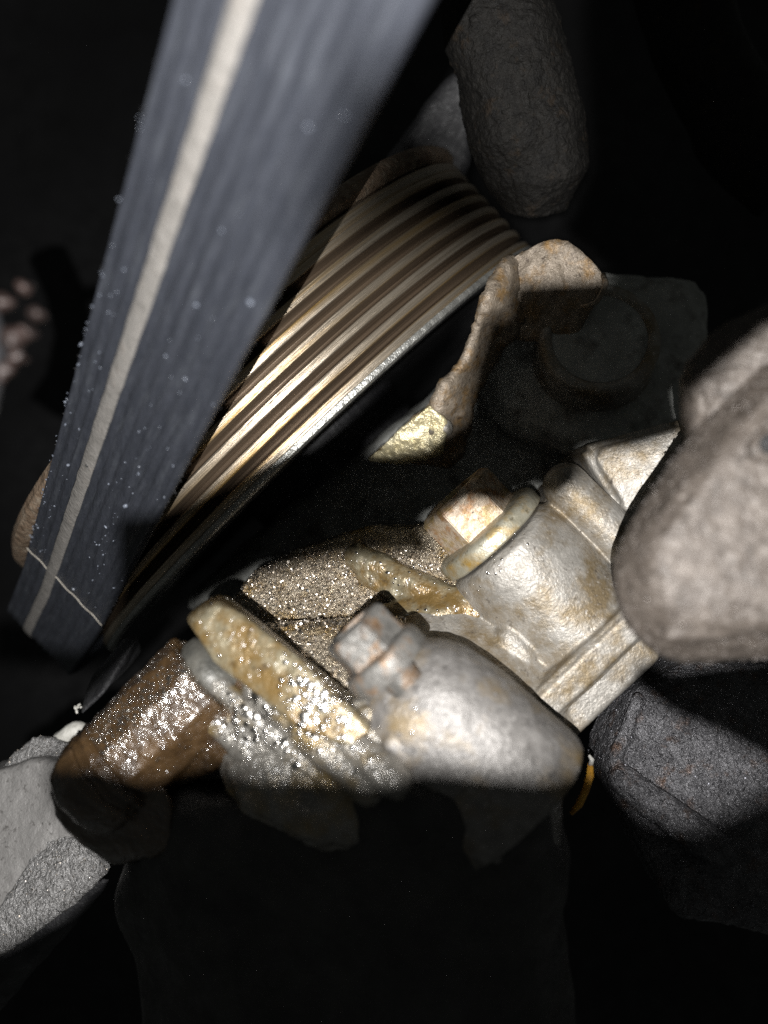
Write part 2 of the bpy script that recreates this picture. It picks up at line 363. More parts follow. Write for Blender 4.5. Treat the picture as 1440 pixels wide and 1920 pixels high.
def belt_frame(i):
    b0, w0, t = path[i]; b1, w1, _ = path[min(i + 1, len(path) - 1)]; b2, w2, _ = path[max(i - 1, 0)]
    d = np.array([b1 - b2, w1 - w2]); d /= np.linalg.norm(d); nrm = np.array([-d[1], d[0]])      # towards the open side
    if nrm.dot(np.array([PB, PW]) - np.array([b0, w0])) > 0: nrm = -nrm
    return b0, w0, t, nrm
def belt_sheet(cs, closed=True, i0=0, i1=None):
    rings, uv = [], []
    for i in range(i0, i1 or len(path)):
        b0, w0, t, nrm = belt_frame(i); a0 = belt_alpha(t)
        rings.append([E3(a0 + s, b0 + nrm[0] * h, w0 + nrm[1] * h) for s, h in cs])
        uv += [(s, t, h) for s, h in cs]
    return grid(rings, closed, closed), uv
nx = 36
nx = 60
back = [(-HW + 2 * HW * i / nx, 0.016 * math.sin(i * 1.1 + 0.6) + 0.010 * math.sin(i * 2.3) * (0.5 + 0.5 * math.sin(i * 0.7)) - (0.05 if i in (0, nx) else 0)) for i in range(nx + 1)]
vf, uv = belt_sheet(back + [(HW, -0.14), (-HW, -0.14)])
part('belt_back', vf, M['rubber'], belt, uv=uv)
ribs = [(-HW + 0.01, -0.142)]
for k in range(6):
    s = -HW + 0.02 + k * PITCH; ribs = ribs + [(s + 0.02, -0.20), (s + 0.12, -0.41), (s + 0.22, -0.41), (s + 0.33, -0.20)]
ribs += [(HW - 0.01, -0.142)]
vf, uv = belt_sheet(ribs, True, 0, 92); part('ribbed_underside', vf, M['ribs'], belt)
sc_ = -HW + 2 * HW * 0.325; sw = 0.145
vf, uv = belt_sheet([(sc_ - sw, 0.002), (sc_ - sw + 0.03, 0.030), (sc_, 0.034), (sc_ + sw - 0.03, 0.030), (sc_ + sw, 0.002), (sc_, -0.03)])
v, f = vf; jit = np.array([0.018 * noise.noise(Vector((t_[1] * 9, t_[0] * 3, 0))) for t_ in uv]); v = v + ax * jit[:, None]
stripe = part('cream_stripe', (v, f), M['stripe'], belt, uv=uv)
def belt_point(t, s, h):
    i = int(np.argmin([abs(p[2] - t) for p in path])); b0, w0, tt, nrm = belt_frame(i)
    db = t - tt; j = min(i + 1, len(path) - 1)
    return E3(belt_alpha(t) + s, b0 + nrm[0] * h + bd[0] * db * (t < TL2), w0 + nrm[1] * h + bd[1] * db * (t < TL2))
ts = tl - 0.1
part('splice_seam', tube([belt_point(ts + 0.03 * math.sin(k * 0.9), -HW - 0.01 + 2.22 * k / 30, 0.02) for k in range(31)], 0.011, 6), M['seam'], belt)
part('pit', spheres([(belt_point(9.1 - 0.9, sc_ - 0.0, 0.022), 0.035)], 5), M['pit'], stripe)
# flecks and frayed rubber on the back
rnd = random.Random(5); out = []
bm = bmesh.new(); bmesh.ops.create_icosphere(bm, subdivisions=1, radius=1); SV = np.array([x.co[:] for x in bm.verts]); SF = [tuple(x.index for x in q.verts) for q in bm.faces]; bm.free()
def fleck(c, sx, sy, sz):
    R = np.array([[rnd.uniform(-1, 1) for _ in range(3)] for _ in range(3)]); q, _ = np.linalg.qr(R)
    return (c + (SV * np.array([sx, sy, sz]) * (1 + 0.3 * np.random.rand(len(SV), 1))) @ q.T, SF)
for k in range(170):
    t = rnd.uniform(-2, tl - 0.2) if rnd.random() < 0.35 else rnd.uniform(4, tl - 0.2)
    lane = rnd.choice([-HW + 0.02, -HW + 0.03, -HW + 0.05, -HW + 0.32, -HW + 0.36, 0.25, 0.42, 0.6, 0.95])
    s = lane + rnd.gauss(0, 0.035 if lane < -0.6 else 0.10); s = max(-HW - 0.01, min(HW, s))
    r = 0.011 * math.exp(rnd.gauss(0, 0.45))
    if abs(s - sc_) < sw: continue
    out.append(fleck(belt_point(t, s, 0.012), r * rnd.uniform(1, 2), r, r * 0.7))
part('rubber_crumbs', merge(out), M['fray'], belt, kind='stuff')
out = []
for k in range(150):                            # ragged cord ends along both edges
    t = rnd.uniform(0, tl + 0.5); s = rnd.choice([-1, 1]) * (HW + 0.0)
    p = belt_point(t, s, -0.03 - rnd.random() * 0.08); q = p + ax * math.copysign(rnd.uniform(0.01, 0.045), s) + bx * rnd.uniform(-0.03, 0.03)
    out.append(tube([p, q], [0.009, 0.004], 5))
part('frayed_edge', merge(out), M['ribs'], belt, kind='stuff')

# ------------------------------------------------------------------ covers behind (in the shade)
tim = fuse([slab([(330, 1130, 22), (520, 960, 20.5), (700, 850, 19.6), (900, 700, 19.4), (1100, 500, 20), (1340, 520, 19.0), (1330, 1250, 18.5), (900, 1350, 18), (430, 1250, 19.5)], 3.0, 0.3),
            slab([(880, 700, 18.6), (980, 600, 18.2), (1330, 650, 17.8), (1330, 860, 17.0), (1090, 860, 17.2), (930, 800, 18)], 2.0, 0.25)], 0.12, 4)
tim = rough(tim, [(1.2, 0.10), (0.4, 0.03)], 2)
o = part('timing_cover', tim, M['timing']); tag(o, 'grey timing cover lying in deep shade between pulley and bolts', 'cover')

plug = thing('round_plug', 'round flat topped plug in deep shade under the torn sheet metal', 'plug', A(1120, 620, 17.8))
pa = np.array([0.10, -0.25, 1.0])
c = A(1125, 632, 16.9)
part('plug_cap', revolve(c, pa, [(0.14, 0.0), (0.14, 0.80), (0.10, 0.88), (0.06, 0.90)], 64), M['timing'], plug, sharp=40)
part('plug_rim', revolve(c, pa, [(0.08, 0.89), (0.0, 0.95), (-0.02, 1.04), (0.02, 1.12), (0.14, 1.16), (0.7, 1.18), (1.6, 1.28)], 64, cap=False), M['alu'], plug, sharp=50)
part('plug_seat', revolve(c + pa * 1.1, pa, [(0, 1.15), (0.05, 1.45), (0.3, 1.55), (1.2, 1.7)], 48), M['timing'], plug, sharp=40)

# ------------------------------------------------------------------ torn, bent sheet metal shield
sh = thing('sheet_metal_shield', 'torn rusty sheet metal strip bent up beside the pulley', 'shield', A(760, 850, 17.5))
L_ = [(700, 852, 17.2), (755, 800, 17.0), (800, 762, 16.8), (826, 715, 16.6), (862, 672, 16.7), (884, 620, 16.6), (893, 580, 16.4), (905, 542, 16.3), (930, 500, 16.5), (962, 478, 16.7), (996, 464, 16.8)]
R_ = [(840, 880, 17.8), (870, 850, 17.7), (885, 812, 17.5), (892, 755, 17.3), (915, 705, 17.4), (940, 655, 17.4), (968, 630, 17.2), (985, 605, 17.1), (1000, 570, 17.3), (1010, 535, 17.6), (1020, 500, 17.9)]
rings = []
nL = 80
for i in range(nL):
    u_ = i / (nL - 1) * (len(L_) - 1); j = min(int(u_), len(L_) - 2); fr = u_ - j
    l = A(*L_[j]) * (1 - fr) + A(*L_[j + 1]) * fr; r = A(*R_[j]) * (1 - fr) + A(*R_[j + 1]) * fr
    row = []
    for k in range(13):
        x = k / 12; p = l * (1 - x) + r * x; p = p + np.array([0, 0, -0.20 * math.sin(math.pi * min(1, x * 1.6)) if x < 0.6 else 0.0]); row.append(p)
    rings.append(row)
def thicken(v, f, th):
    n = vnormals(v, f); nv = len(v); ed = {}
    for q in f:
        for a_, b_ in zip(q, q[1:] + q[:1]): ed[(a_, b_)] = 1
    ff = list(f) + [tuple(i + nv for i in q[::-1]) for q in f]
    for (a_, b_) in ed:
        if (b_, a_) not in ed: ff.append((b_, a_, a_ + nv, b_ + nv))
    return np.concatenate([v, v + n * th]), ff
v, f = grid(rings, False, False)
v = v + ax[None] * np.array([0.05 * noise.noise(Vector(p) / 0.22) + 0.03 * noise.noise(Vector(p) / 0.09) for p in v.tolist()])[:, None]
v, f = rough((v, f), [(0.8, 0.10), (0.25, 0.05), (0.1, 0.02)], 3)
part('bent_lip', thicken(v, f, 0.06), M['shield'], sh)
# the wide face at the top of the strip, with its torn hook
top = [(930, 520), (960, 484), (996, 464), (1030, 450), (1062, 450), (1092, 472), (1116, 498), (1134, 524), (1130, 545), (1118, 538), (1100, 541), (1082, 536)]
bot = [(900, 640), (935, 640), (965, 640), (1000, 640), (1030, 640), (1050, 640), (1065, 640), (1080, 635), (1090, 600), (1085, 570), (1080, 560), (1075, 552)]
rows = []
for i in range(len(top) - 1):
    for s_ in range(6):
        fr = s_ / 6; rows.append([np.array([(top[i][k] * (1 - fr) + top[i + 1][k] * fr) * (1 - x) + (bot[i][k] * (1 - fr) + bot[i + 1][k] * fr) * x for k in (0, 1)]) for x in np.linspace(0, 1, 14)])
rings = []
for i, row in enumerate(rows):
    g = i / len(rows)
    rings.append([A(p[0] + 3 * noise.noise(Vector((p[0] * .06, p[1] * .06, 1))), p[1] + 3 * noise.noise(Vector((p[0] * .06, p[1] * .06, 9))), 16.75 + 0.7 * (k / 13) - 0.35 * math.sin(math.pi * g)) for k, p in enumerate(row)])
v, f = grid(rings, False, False); v, f = rough((v, f), [(0.5, 0.05), (0.15, 0.03)], 4)
part('folded_face', thicken(v, f, 0.05), M['shield'], sh)
part('torn_hook', tube([A(1131, 516, 16.4), A(1136, 532, 16.2), A(1129, 550, 16.1), A(1119, 566, 16.1), A(1105, 573, 16.1), A(1090, 575, 16.2)], [0.05, 0.055, 0.05, 0.045, 0.04, 0.03], 8), M['shield'], sh)
tip = fuse([slab([(688, 860, 17.1), (712, 838, 16.9), (760, 795, 16.7), (806, 758, 16.5), (838, 790, 16.6), (832, 850, 16.8), (760, 868, 17.1)], 0.5, 0.03)], 0.035, 2)
tip = rough(tip, [(0.4, 0.05), (0.14, 0.03), (0.08, 0.015)], 5)
part('yellowed_foot', tip, M['brass'], sh)
part('rolled_end', revolve(A(838, 802, 16.75), np.array([-0.7, -0.1, 0.35]), [(-0.06, 0.05), (-0.08, 0.09), (-0.05, 0.14), (0.3, 0.2)], 18), M['alu'], sh)

# ------------------------------------------------------------------ main aluminium casting with the in-focus bolt
alu = thing('aluminium_casting', 'stained bare aluminium engine casting around the sharp hex bolt', 'engine casting', A(1000, 1150, 18.5))
BC = A(928, 1012, 15.9)                        # centre of bolt flange underside
body = [revolve(BC + ax * 0.07, ax, [(0, 1.0), (0.1, 1.13), (0.5, 1.2), (1.5, 1.24), (2.3, 1.28)], 48),
        capsule(A(1062, 912, 15.7), A(1215, 1065, 15.6), 0.42, 0.45),
        slab([(1090, 838, 15.9), (1180, 822, 15.7), (1300, 780, 15.4), (1330, 900, 15.2), (1180, 985, 15.6), (1120, 905, 16.0)], 2.5, 0.2),
        slab([(880, 1130, 16.2), (980, 1230, 15.5), (1060, 1300, 15.1), (1165, 1180, 15.1), (1240, 1050, 15.7), (1050, 900, 16.6)], 2.0, 0.15),
        capsule(A(905, 1120, 15.9), A(985, 1160, 15.5), 0.20, 0.16),
        spheres([(A(955, 1200, 15.3), 0.30), (A(985, 1225, 15.2), 0.22)], 8),
        slab([(640, 1190, 16.2), (760, 1090, 16.6), (870, 1060, 16.6), (1000, 1150, 15.8), (1090, 1290, 15.0), (1060, 1430, 14.4), (900, 1400, 13.7), (740, 1310, 13.7), (650, 1250, 14.6)], 1.5, 0.2),
        box(A(1095, 1228, 15.2), (bx, ax, wx), (1.25, 0.30, 0.7), 0.08),
        box(A(1112, 1272, 15.5), (bx, ax, wx), (1.10, 0.36, 0.6), 0.06)]
cast = fuse(body, 0.034, 3)
cast = rough(cast, [(0.9, 0.025), (0.3, 0.006), (0.12, 0.004)], 6)
part('casting_body', cast, M['alu'], alu)
drops('oil_beads', cast, alu, M['oil'], 70, 0.018, lambda x, y: ((x > 850) & (x < 1010) & (y > 1000) & (y < 1180) & (abs((x - 835) * 0.69 + (y - 1090) * 0.73) < 60)) * 1.0, 3)

# gritty plates beside it, wet with oil
pl = thing('gritty_plate', 'rough oil wet casting plate glittering below the shaded gap', 'casting', A(640, 1180, 18))
p1 = fuse([slab([(425, 1130, 17.0), (480, 1072, 17.0), (560, 1030, 16.9), (700, 985, 16.8), (880, 985, 16.4), (880, 1120, 16.0), (740, 1170, 16.0), (640, 1172, 16.1), (470, 1172, 16.5)], 1.2, 0.08)], 0.045, 3)
p1 = rough(p1, [(0.7, 0.08), (0.12, 0.03), (0.06, 0.02)], 7); part('speckled_face', p1, M['glitter'], pl)
p2 = fuse([slab([(470, 1180, 15.0), (640, 1176, 14.4), (760, 1170, 14.2), (780, 1340, 13.2), (690, 1340, 13.1), (560, 1260, 13.7)], 1.2, 0.08)], 0.05, 3)
p2 = rough(p2, [(0.5, 0.06), (0.13, 0.03)], 8); part('lower_face', p2, M['glitter'], pl)
p3 = fuse([capsule(A(672, 1045, 16.5), A(885, 1150, 15.75), 0.28, 0.30), capsule(A(690, 1080, 16.4), A(800, 1150, 16.0), 0.22, 0.22), spheres([(A(850, 1150, 15.9), 0.4), (A(885, 1130, 15.9), 0.4), (A(800, 1170, 15.7), 0.3), (A(720, 1160, 15.9), 0.25)], 8)], 0.045, 4)
p3 = rough(p3, [(0.4, 0.04), (0.12, 0.014)], 9); part('web_ridge', p3, M['flange'], pl)
grit('metal_grains', p1, pl, M['grain'], 5000, 0.018, lambda x, y: (y > 1030) * 1.0, 4)
grit('coarse_grains', p2, pl, M['grain'], 1500, 0.022, lambda x, y: (y > 1150) * 1.0, 5)
drops('oil_beads', merge([p1, p2]), pl, M['oil'], 500, 0.014, lambda x, y: (y > 1040) * 1.0, 5)
drops('ridge_beads', p3, pl, M['oil'], 60, 0.018, lambda x, y: (y > 1030) * 1.0, 6)

# ------------------------------------------------------------------ hex flange bolts
def hexring(c, s, r, rot, rnd_=0.0):
    _, u, v = perp(ax); pts = []
    for k in range(6):
        t = rot + k * math.pi / 3; pts.append(c + ax * s + r * (math.cos(t) * u + math.sin(t) * v))
    return pts
def flange_bolt(label, c, fr, af, hl, rot, mh, mf, base):
    b = thing('flange_bolt', label, 'bolt', base, 'hex bolts in the engine castings')
    fl = revolve(c, ax, [(0.3, fr * 0.4), (0.0, fr * 0.45), (0.0, fr * 0.97), (-0.03, fr), (-0.20, fr * 1.005), (-0.27, fr * 0.985), (-0.31, fr * 0.945), (-0.33, fr * 0.90), (-0.345, fr * 0.80), (-0.37, fr * 0.60), (-0.38, 0.0)], 64)
    fl = (rough(fl, [(0.35, 0.012)], 3)); part('flange', fl, mf, b, sharp=35)
    r = af / math.sqrt(3)
    rings = [hexring(c, -0.34, r, rot), hexring(c, -0.34 - hl * 0.88, r, rot), hexring(c, -0.34 - hl, r * 0.88, rot), hexring(c, -0.34 - hl, r * 0.66, rot), hexring(c, -0.34 - hl + 0.22, r * 0.52, rot), hexring(c, -0.34 - hl + 0.24, 0.02, rot)]
    v, f = grid(rings, True, True)
    bm = bmesh.new(); vs = [bm.verts.new(p) for p in v]; [bm.faces.new([vs[i] for i in q]) for q in f]
    bmesh.ops.bevel(bm, geom=[e for e in bm.edges], offset=0.016, segments=2, affect='EDGES', clamp_overlap=True)
    bmesh.ops.triangulate(bm, faces=bm.faces); bmesh.ops.subdivide_edges(bm, edges=bm.edges, cuts=3)
    bm.verts.index_update(); v = np.array([x.co[:] for x in bm.verts]); f = [tuple(x.index for x in q.verts) for q in bm.faces]; bm.free()
    part('hex_head', rough((v, f), [(0.5, 0.02), (0.15, 0.012)], 2), mh, b, sharp=30)
    return b
flange_bolt('pale zinc hex bolt with rusty head, sharply in focus on the stained casting', BC, 1.10, 1.36, 0.78, 0.35, M['bolthead'], M['bolt'], BC)
B2 = A(738, 1255, 12.15)
flange_bolt('small blurred grey hex bolt in front of the smooth silver boss', B2, 0.62, 0.88, 0.50, 0.2, M['dullbolt'], M['dullbolt'], B2)

# ------------------------------------------------------------------ near housing: smooth boss, oily fitting, dark body
hs = thing('oily_housing', 'near aluminium housing with smooth silver boss, oil wet above and coloured shade-dark below', 'engine housing', A(700, 1700, 14))
bc_ = A(741, 1262, 12.95); rr = []
for s_, r_ in [(-0.14, 0.4), (-0.12, 0.56), (0.0, 0.70), (0.2, 0.86), (0.45, 0.98), (0.8, 1.07), (1.2, 1.14), (1.7, 1.20), (2.2, 1.25), (2.50, 1.275), (2.56, 1.26), (2.58, 0.9)]:
    rr.append([bc_ + ax * s_ + r_ * (math.copysign(abs(math.cos(t)) ** 0.78, math.cos(t)) * bx * 1.02 + math.copysign(abs(math.sin(t)) ** 0.78, math.sin(t)) * wx) for t in np.linspace(0, 2 * math.pi, 72, endpoint=False)])
boss = grid(rr)
boss = rough(fuse([boss, capsule(bc_ + ax * 0.5 - wx * 0.86 - bx * 0.60, bc_ + ax * 2.6 - wx * 1.0 - bx * 0.62, 0.10)], 0.042, 2), [(1.0, 0.03), (0.3, 0.008), (0.1, 0.006)], 11); part('smooth_boss', boss, M['boss'], hs)
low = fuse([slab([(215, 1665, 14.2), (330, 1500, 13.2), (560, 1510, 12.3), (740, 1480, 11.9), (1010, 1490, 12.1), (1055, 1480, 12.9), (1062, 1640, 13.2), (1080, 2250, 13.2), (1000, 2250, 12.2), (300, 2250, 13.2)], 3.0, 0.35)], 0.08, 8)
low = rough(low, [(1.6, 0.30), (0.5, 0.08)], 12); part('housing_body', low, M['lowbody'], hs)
sho = fuse([slab([(600, 1330, 12.4), (725, 1305, 12.45), (850, 1425, 12.05), (1000, 1490, 12.2), (1060, 1445, 12.9), (1060, 1620, 12.5), (620, 1620, 12.0), (430, 1520, 12.4), (400, 1430, 12.8)], 1.8, 0.15)], 0.05, 4)
sho = rough(sho, [(0.4, 0.05), (0.15, 0.02)], 17); part('cast_shoulder', sho, M['wetcast'], hs)
# ridges below the flange, running along the engine axis
ridge = []
for (x0, y0, x1, y1, z, r) in [(345, 1300, 545, 1480, 12.75, 0.20), (410, 1285, 620, 1475, 12.50, 0.19), (480, 1290, 690, 1475, 12.25, 0.24), (580, 1330, 740, 1465, 12.05, 0.24)]:
    ridge.append(capsule(A(x0, y0, z + 0.5), A(x1, y1, z - 0.15), r * 0.9, r * 1.15))
ridge.append(slab([(390, 1350, 12.80), (450, 1300, 12.70), (700, 1330, 12.22), (760, 1420, 12.14), (650, 1520, 12.2), (480, 1500, 12.65)], 1.2, 0.2))
rid = rough(fuse(ridge, 0.04, 2), [(0.5, 0.04), (0.15, 0.015)], 13); part('wet_ridges', rid, M['wetcast'], hs)
# mounting flange
fl = fuse([hull([A(345, 1160, 12.9), A(372, 1130, 12.9), A(398, 1122, 12.9), A(430, 1135, 12.8), A(560, 1235, 12.3), A(700, 1370, 11.9), A(655, 1405, 11.9), A(560, 1370, 12.1), A(400, 1245, 12.7)]
               + [p + wx * 1.0 for p in (A(345, 1160, 12.9), A(398, 1122, 12.9), A(700, 1370, 11.9), A(655, 1405, 11.9), A(400, 1245, 12.7))], 0.04, 2)], 0.032, 2)
fl = rough(fl, [(0.6, 0.03), (0.18, 0.008)], 14); part('mounting_flange', fl, M['flange'], hs)
# the wet fitting plugged in from the left, its axis across the engine
fc = A(330, 1338, 13.55)
fit = revolve(fc, bx, [(-1.02, 0.55), (-1.0, 0.80), (-0.94, 0.85), (0.0, 0.86), (0.74, 0.88), (0.78, 0.84), (0.8, 0.5)], 10)
fit = rough(fit, [(0.5, 0.02)], 15)
fitm = rough(fuse([fit], 0.035, 3), [(0.5, 0.03), (0.12, 0.015)], 15); part('wet_fitting', fitm, M['oily'], hs)
part('fitting_collar', rough(revolve(fc, bx, [(0.74, 0.5), (0.76, 0.66), (0.84, 0.68), (1.02, 0.66), (1.06, 0.60), (1.3, 0.55)], 64), [(0.3, 0.02)], 4), M['collar'], hs)
part('fitting_groove', rough(revolve(fc, bx, [(-1.34, 0.5), (-1.34, 0.83), (-1.28, 0.85), (-1.22, 0.79), (-1.17, 0.84), (-1.11, 0.84), (-1.07, 0.77), (-0.98, 0.76), (-0.95, 0.5)], 10), [(0.3, 0.02)], 5), M['oily'], hs)
blkf = rough(fuse([hull([A(330, 1235, 13.5), A(400, 1185, 13.4), A(470, 1255, 13.0), A(560, 1360, 12.7), A(470, 1420, 12.75), A(400, 1440, 12.9), A(330, 1480, 13.3), A(300, 1400, 13.4)] + [p + wx * 1.4 for p in (A(330, 1235, 13.5), A(400, 1185, 13.4), A(560, 1360, 12.7), A(330, 1480, 13.3))], 0.06)], 0.045, 2), [(0.5, 0.04), (0.15, 0.015)], 18); part('fitting_block', blkf, M['oily'], hs)
kn = fuse([revolve(fc, bx, [(-2.10, 0.3), (-2.05, 0.52), (-1.92, 0.70), (-1.7, 0.80), (-1.36, 0.85), (-1.32, 0.8), (-1.30, 0.3)], 10),
           hull([A(110, 1430, 13.3), A(82, 1480, 13.3), A(98, 1545, 13.4), A(160, 1590, 13.4), A(200, 1630, 13.6), A(330, 1600, 13.2), A(330, 1480, 12.9), A(200, 1440, 13.0), A(160, 1470, 14.6), A(260, 1600, 14.6)], 0.12)], 0.05, 4)
kn = rough(kn, [(0.6, 0.05), (0.15, 0.015)], 16); part('fitting_knob', kn, M['oily'], hs)
def band(x0, y0, x1, y1, wd):
    L = math.hypot(x1 - x0, y1 - y0)
    return lambda x, y: np.exp(-((((x - x0) * (y1 - y0) - (y - y0) * (x1 - x0)) / L) / wd) ** 2) + 0.06
drops('fitting_beads', fitm, hs, M['oil'], 1300, 0.0125, lambda x, y: band(212, 1362, 402, 1228, 34)(x, y) * (y < 1455), 11)
drops('flange_beads', fl, hs, M['oil'], 34, 0.022, lambda x, y: 0.3 + 0 * x, 12)
drops('wet_flange_beads', fl, hs, M['oil'], 260, 0.026, lambda x, y: np.exp(-((x - 600) / 55) ** 2 - ((y - 1310) / 55) ** 2), 13)
drops('ridge_beads', rid, hs, M['oil'], 330, 0.026, lambda x, y: (np.exp(-((x - 560) / 75) ** 2 - ((y - 1380) / 45) ** 2) + np.exp(-((x - 430) / 50) ** 2 - ((y - 1350) / 35) ** 2) + 0.04) * (y < 1460), 14)
drops('boss_beads', merge([boss, low]), hs, M['oil'], 12, 0.024, lambda x, y: ((x < 800) & (y < 1420)) * 1.0, 15)

# ------------------------------------------------------------------ big dusty pipe on the right
pipe = thing('cast_pipe', 'large dusty brown cast pipe bulging in from the right edge', 'pipe', A(1440, 1250, 12))
pb = fuse([hull([A(1296, 812, 10.9), A(1172, 990, 10.9), A(1146, 1060, 10.9), A(1154, 1145, 10.9), A(1192, 1202, 10.9), A(1262, 1246, 10.9), A(1440, 1226, 10.6), A(1640, 1220, 10.6), A(1640, 560, 10.9), A(1440, 640, 10.9)]
               + [A(1330, 860, 10.3), A(1240, 985, 10.2), A(1222, 1070, 10.2), A(1250, 1150, 10.2), A(1300, 1180, 10.2), A(1440, 1160, 9.95), A(1640, 1150, 9.9), A(1640, 700, 10.1), A(1440, 760, 10.15)]
               + [A(1310, 800, 13), A(1165, 1060, 13), A(1260, 1230, 13), A(1640, 1220, 13), A(1640, 600, 13)], 0.16, 3),
           capsule(A(1250, 1192, 10.35), A(1355, 1188, 10.3), 0.07)], 0.05, 5)
pb = rough(pb, [(0.4, 0.012), (0.12, 0.008)], 21); part('pipe_body', pb, M['pipe'], pipe)
grit('dust_grains', pb, pipe, M['extra_mat'], 2600, 0.010, lambda x, y: 1.0 + 0 * x, 8)
pc = fuse([slab([(1284, 690, 11.1), (1285, 795, 11.1), (1310, 850, 10.85), (1500, 860, 10.5), (1500, 540, 10.6), (1350, 610, 10.95)], 0.35, 0.08)], 0.06, 4)
pc = rough(pc, [(0.25, 0.010), (0.10, 0.015)], 22); part('pipe_flange', pc, M['pipe'], pipe)
part('ridge_line', tube([A(1322, 735, 10.95), A(1326, 765, 10.9), A(1322, 790, 10.85), A(1306, 812, 10.75), A(1285, 835, 10.7)], 0.03, 8), M['pipe'], pipe)
part('raised_edge', rough(fuse([hull([A(1385, 850, 10.0), A(1450, 760, 10.0), A(1480, 760, 10.1), A(1480, 880, 10.0), A(1420, 870, 9.95), A(1400, 850, 10.8), A(1480, 800, 10.8)], 0.08)], 0.04, 3), [(0.4, 0.03)], 3), M['pipe'], pipe)
part('bolt_hole', revolve(A(1446, 832, 9.9), np.array([0.1, 0, 1.0]), [(-0.03, 0.0), (-0.03, 0.07), (-0.06, 0.09), (0.0, 0.12), (0.2, 0.12)], 20), M['pit'], pipe)

# ------------------------------------------------------------------ rough castings around
blk = fuse([slab([(1190, 1292, 15.6), (1300, 1240, 15.6), (1640, 1260, 15.4), (1640, 1800, 14.4), (1270, 1720, 14.4), (1140, 1470, 15.1), (1136, 1430, 15.3)], 1.6, 0.12),
            capsule(A(1165, 1462, 14.95), A(1340, 1590, 14.5), 0.26, 0.30), hull([A(1192, 1296, 15.3), A(1208, 1310, 15.25), A(1160, 1440, 14.95), A(1138, 1432, 15.0), A(1192, 1296, 16.2), A(1208, 1310, 16.2), A(1160, 1440, 16), A(1138, 1432, 16)], 0.03)], 0.045, 3)
blk = rough(blk, [(0.9, 0.06), (0.2, 0.022), (0.08, 0.016)], 31)
o = thing('rough_black_casting', 'rough black casting glinting below the dusty pipe at lower right', 'casting', A(1300, 1560, 16)); part('casting_skin', blk, M['black'], o)
grit('metal_grains', blk, o, M['darkgrain'], 900, 0.014, lambda x, y: 1.0 + 0 * x, 7)

st = thing('orange_straw', 'thin orange straw caught beside the black casting', 'straw', A(1072, 1528, 14.6))
pts = [A(1107, 1432, 14.6), A(1106, 1455, 14.5), A(1098, 1482, 14.4), A(1086, 1508, 14.4), A(1070, 1526, 14.4)]
part('stem', tube(pts, [0.05, 0.065, 0.06, 0.06, 0.035], 10, flat=0.6), M['straw'], st)
part('frayed_tip', tube([A(1107, 1434, 14.6), A(1110, 1424, 14.55), A(1104, 1416, 14.55)], [0.05, 0.04, 0.02], 8), M['white'], st)

br = thing('grey_cast_bracket', 'flat grey cast bracket with rough broken edge at the lower left', 'bracket', A(20, 1760, 17.5))
g1 = fuse([slab([(-40, 1455, 17.2), (60, 1425, 17.0), (130, 1430, 16.8), (260, 1560, 16.3), (190, 1640, 16.2), (120, 1700, 16.2), (-40, 1800, 16.2)], 1.0, 0.06)], 0.05, 3)
part('flat_face', rough(g1, [(1.0, 0.05), (0.2, 0.02)], 41), M['grey'], br)
g2 = fuse([hull([A(-30, 1480, 17.3), A(20, 1415, 17.4), A(66, 1375, 17.5), A(105, 1382, 17.5), A(150, 1400, 17.4), A(140, 1445, 17.2), A(50, 1452, 17.3), A(0, 1470, 18.4), A(110, 1400, 18.4)], 0.06)], 0.045, 2)
g2 = rough(g2, [(0.3, 0.06), (0.10, 0.04)], 42); part('broken_edge', g2, M['greyrough'], br)
g3 = fuse([hull([A(90, 1560, 16.6), A(170, 1570, 16.3), A(215, 1625, 16.1), A(150, 1690, 16.0), A(40, 1770, 16.0), A(-30, 1810, 16.0), A(-30, 1740, 16.15), A(60, 1680, 16.2), A(100, 1660, 17.4), A(-20, 1800, 17.4)], 0.06)], 0.045, 2)
g3 = rough(g3, [(0.3, 0.03), (0.10, 0.025)], 43); part('broken_edge', g3, M['greyrough'], br)
grit('edge_grains', merge([g2, g3]), br, M['grain'], 350, 0.012, lambda x, y: 1.0 + 0 * x, 6)
g4 = fuse([hull([A(190, 1640, 16.2), A(225, 1640, 16.2), A(80, 1780, 16.2), A(-40, 1880, 16.2), A(-60, 1840, 16.2), A(60, 1760, 17.5), A(0, 1900, 17.5)], 0.05)], 0.06, 2)
part('lower_rail', rough(g4, [(0.4, 0.05)], 44), M['dark'], br)
o = part('pale_plastic_clip', rough(fuse([spheres([(A(118, 1388, 17.9), 0.22), (A(145, 1372, 17.9), 0.22), (A(140, 1400, 17.9), 0.2)], 8)], 0.04, 2), [(0.2, 0.03)], 3), M['white']); tag(o, 'small pale plastic clip peeking out above the grey bracket', 'clip')
cr = thing('lint_crumb', 'tiny white crumb of lint below the belt', 'lint', A(150, 1330, 17.5))
part('fluff', merge([fleck(A(147 + rnd.uniform(-7, 7), 1329 + rnd.uniform(-7, 7), 17.2), 0.05, 0.025, 0.03) for _ in range(6)]), M['white'], cr)
o = part('dark_guard_plate', rough(fuse([hull([A(235, 1195, 17.6), A(262, 1190, 17.5), A(195, 1300, 17.0), A(150, 1345, 17.0), A(170, 1270, 17.4), A(235, 1195, 18.6), A(150, 1330, 18.4), A(270, 1220, 18.4)], 0.05)], 0.04, 2), [(0.4, 0.03)], 2), M['dark']); tag(o, 'dark guard plate edge just right of the belt end', 'guard')

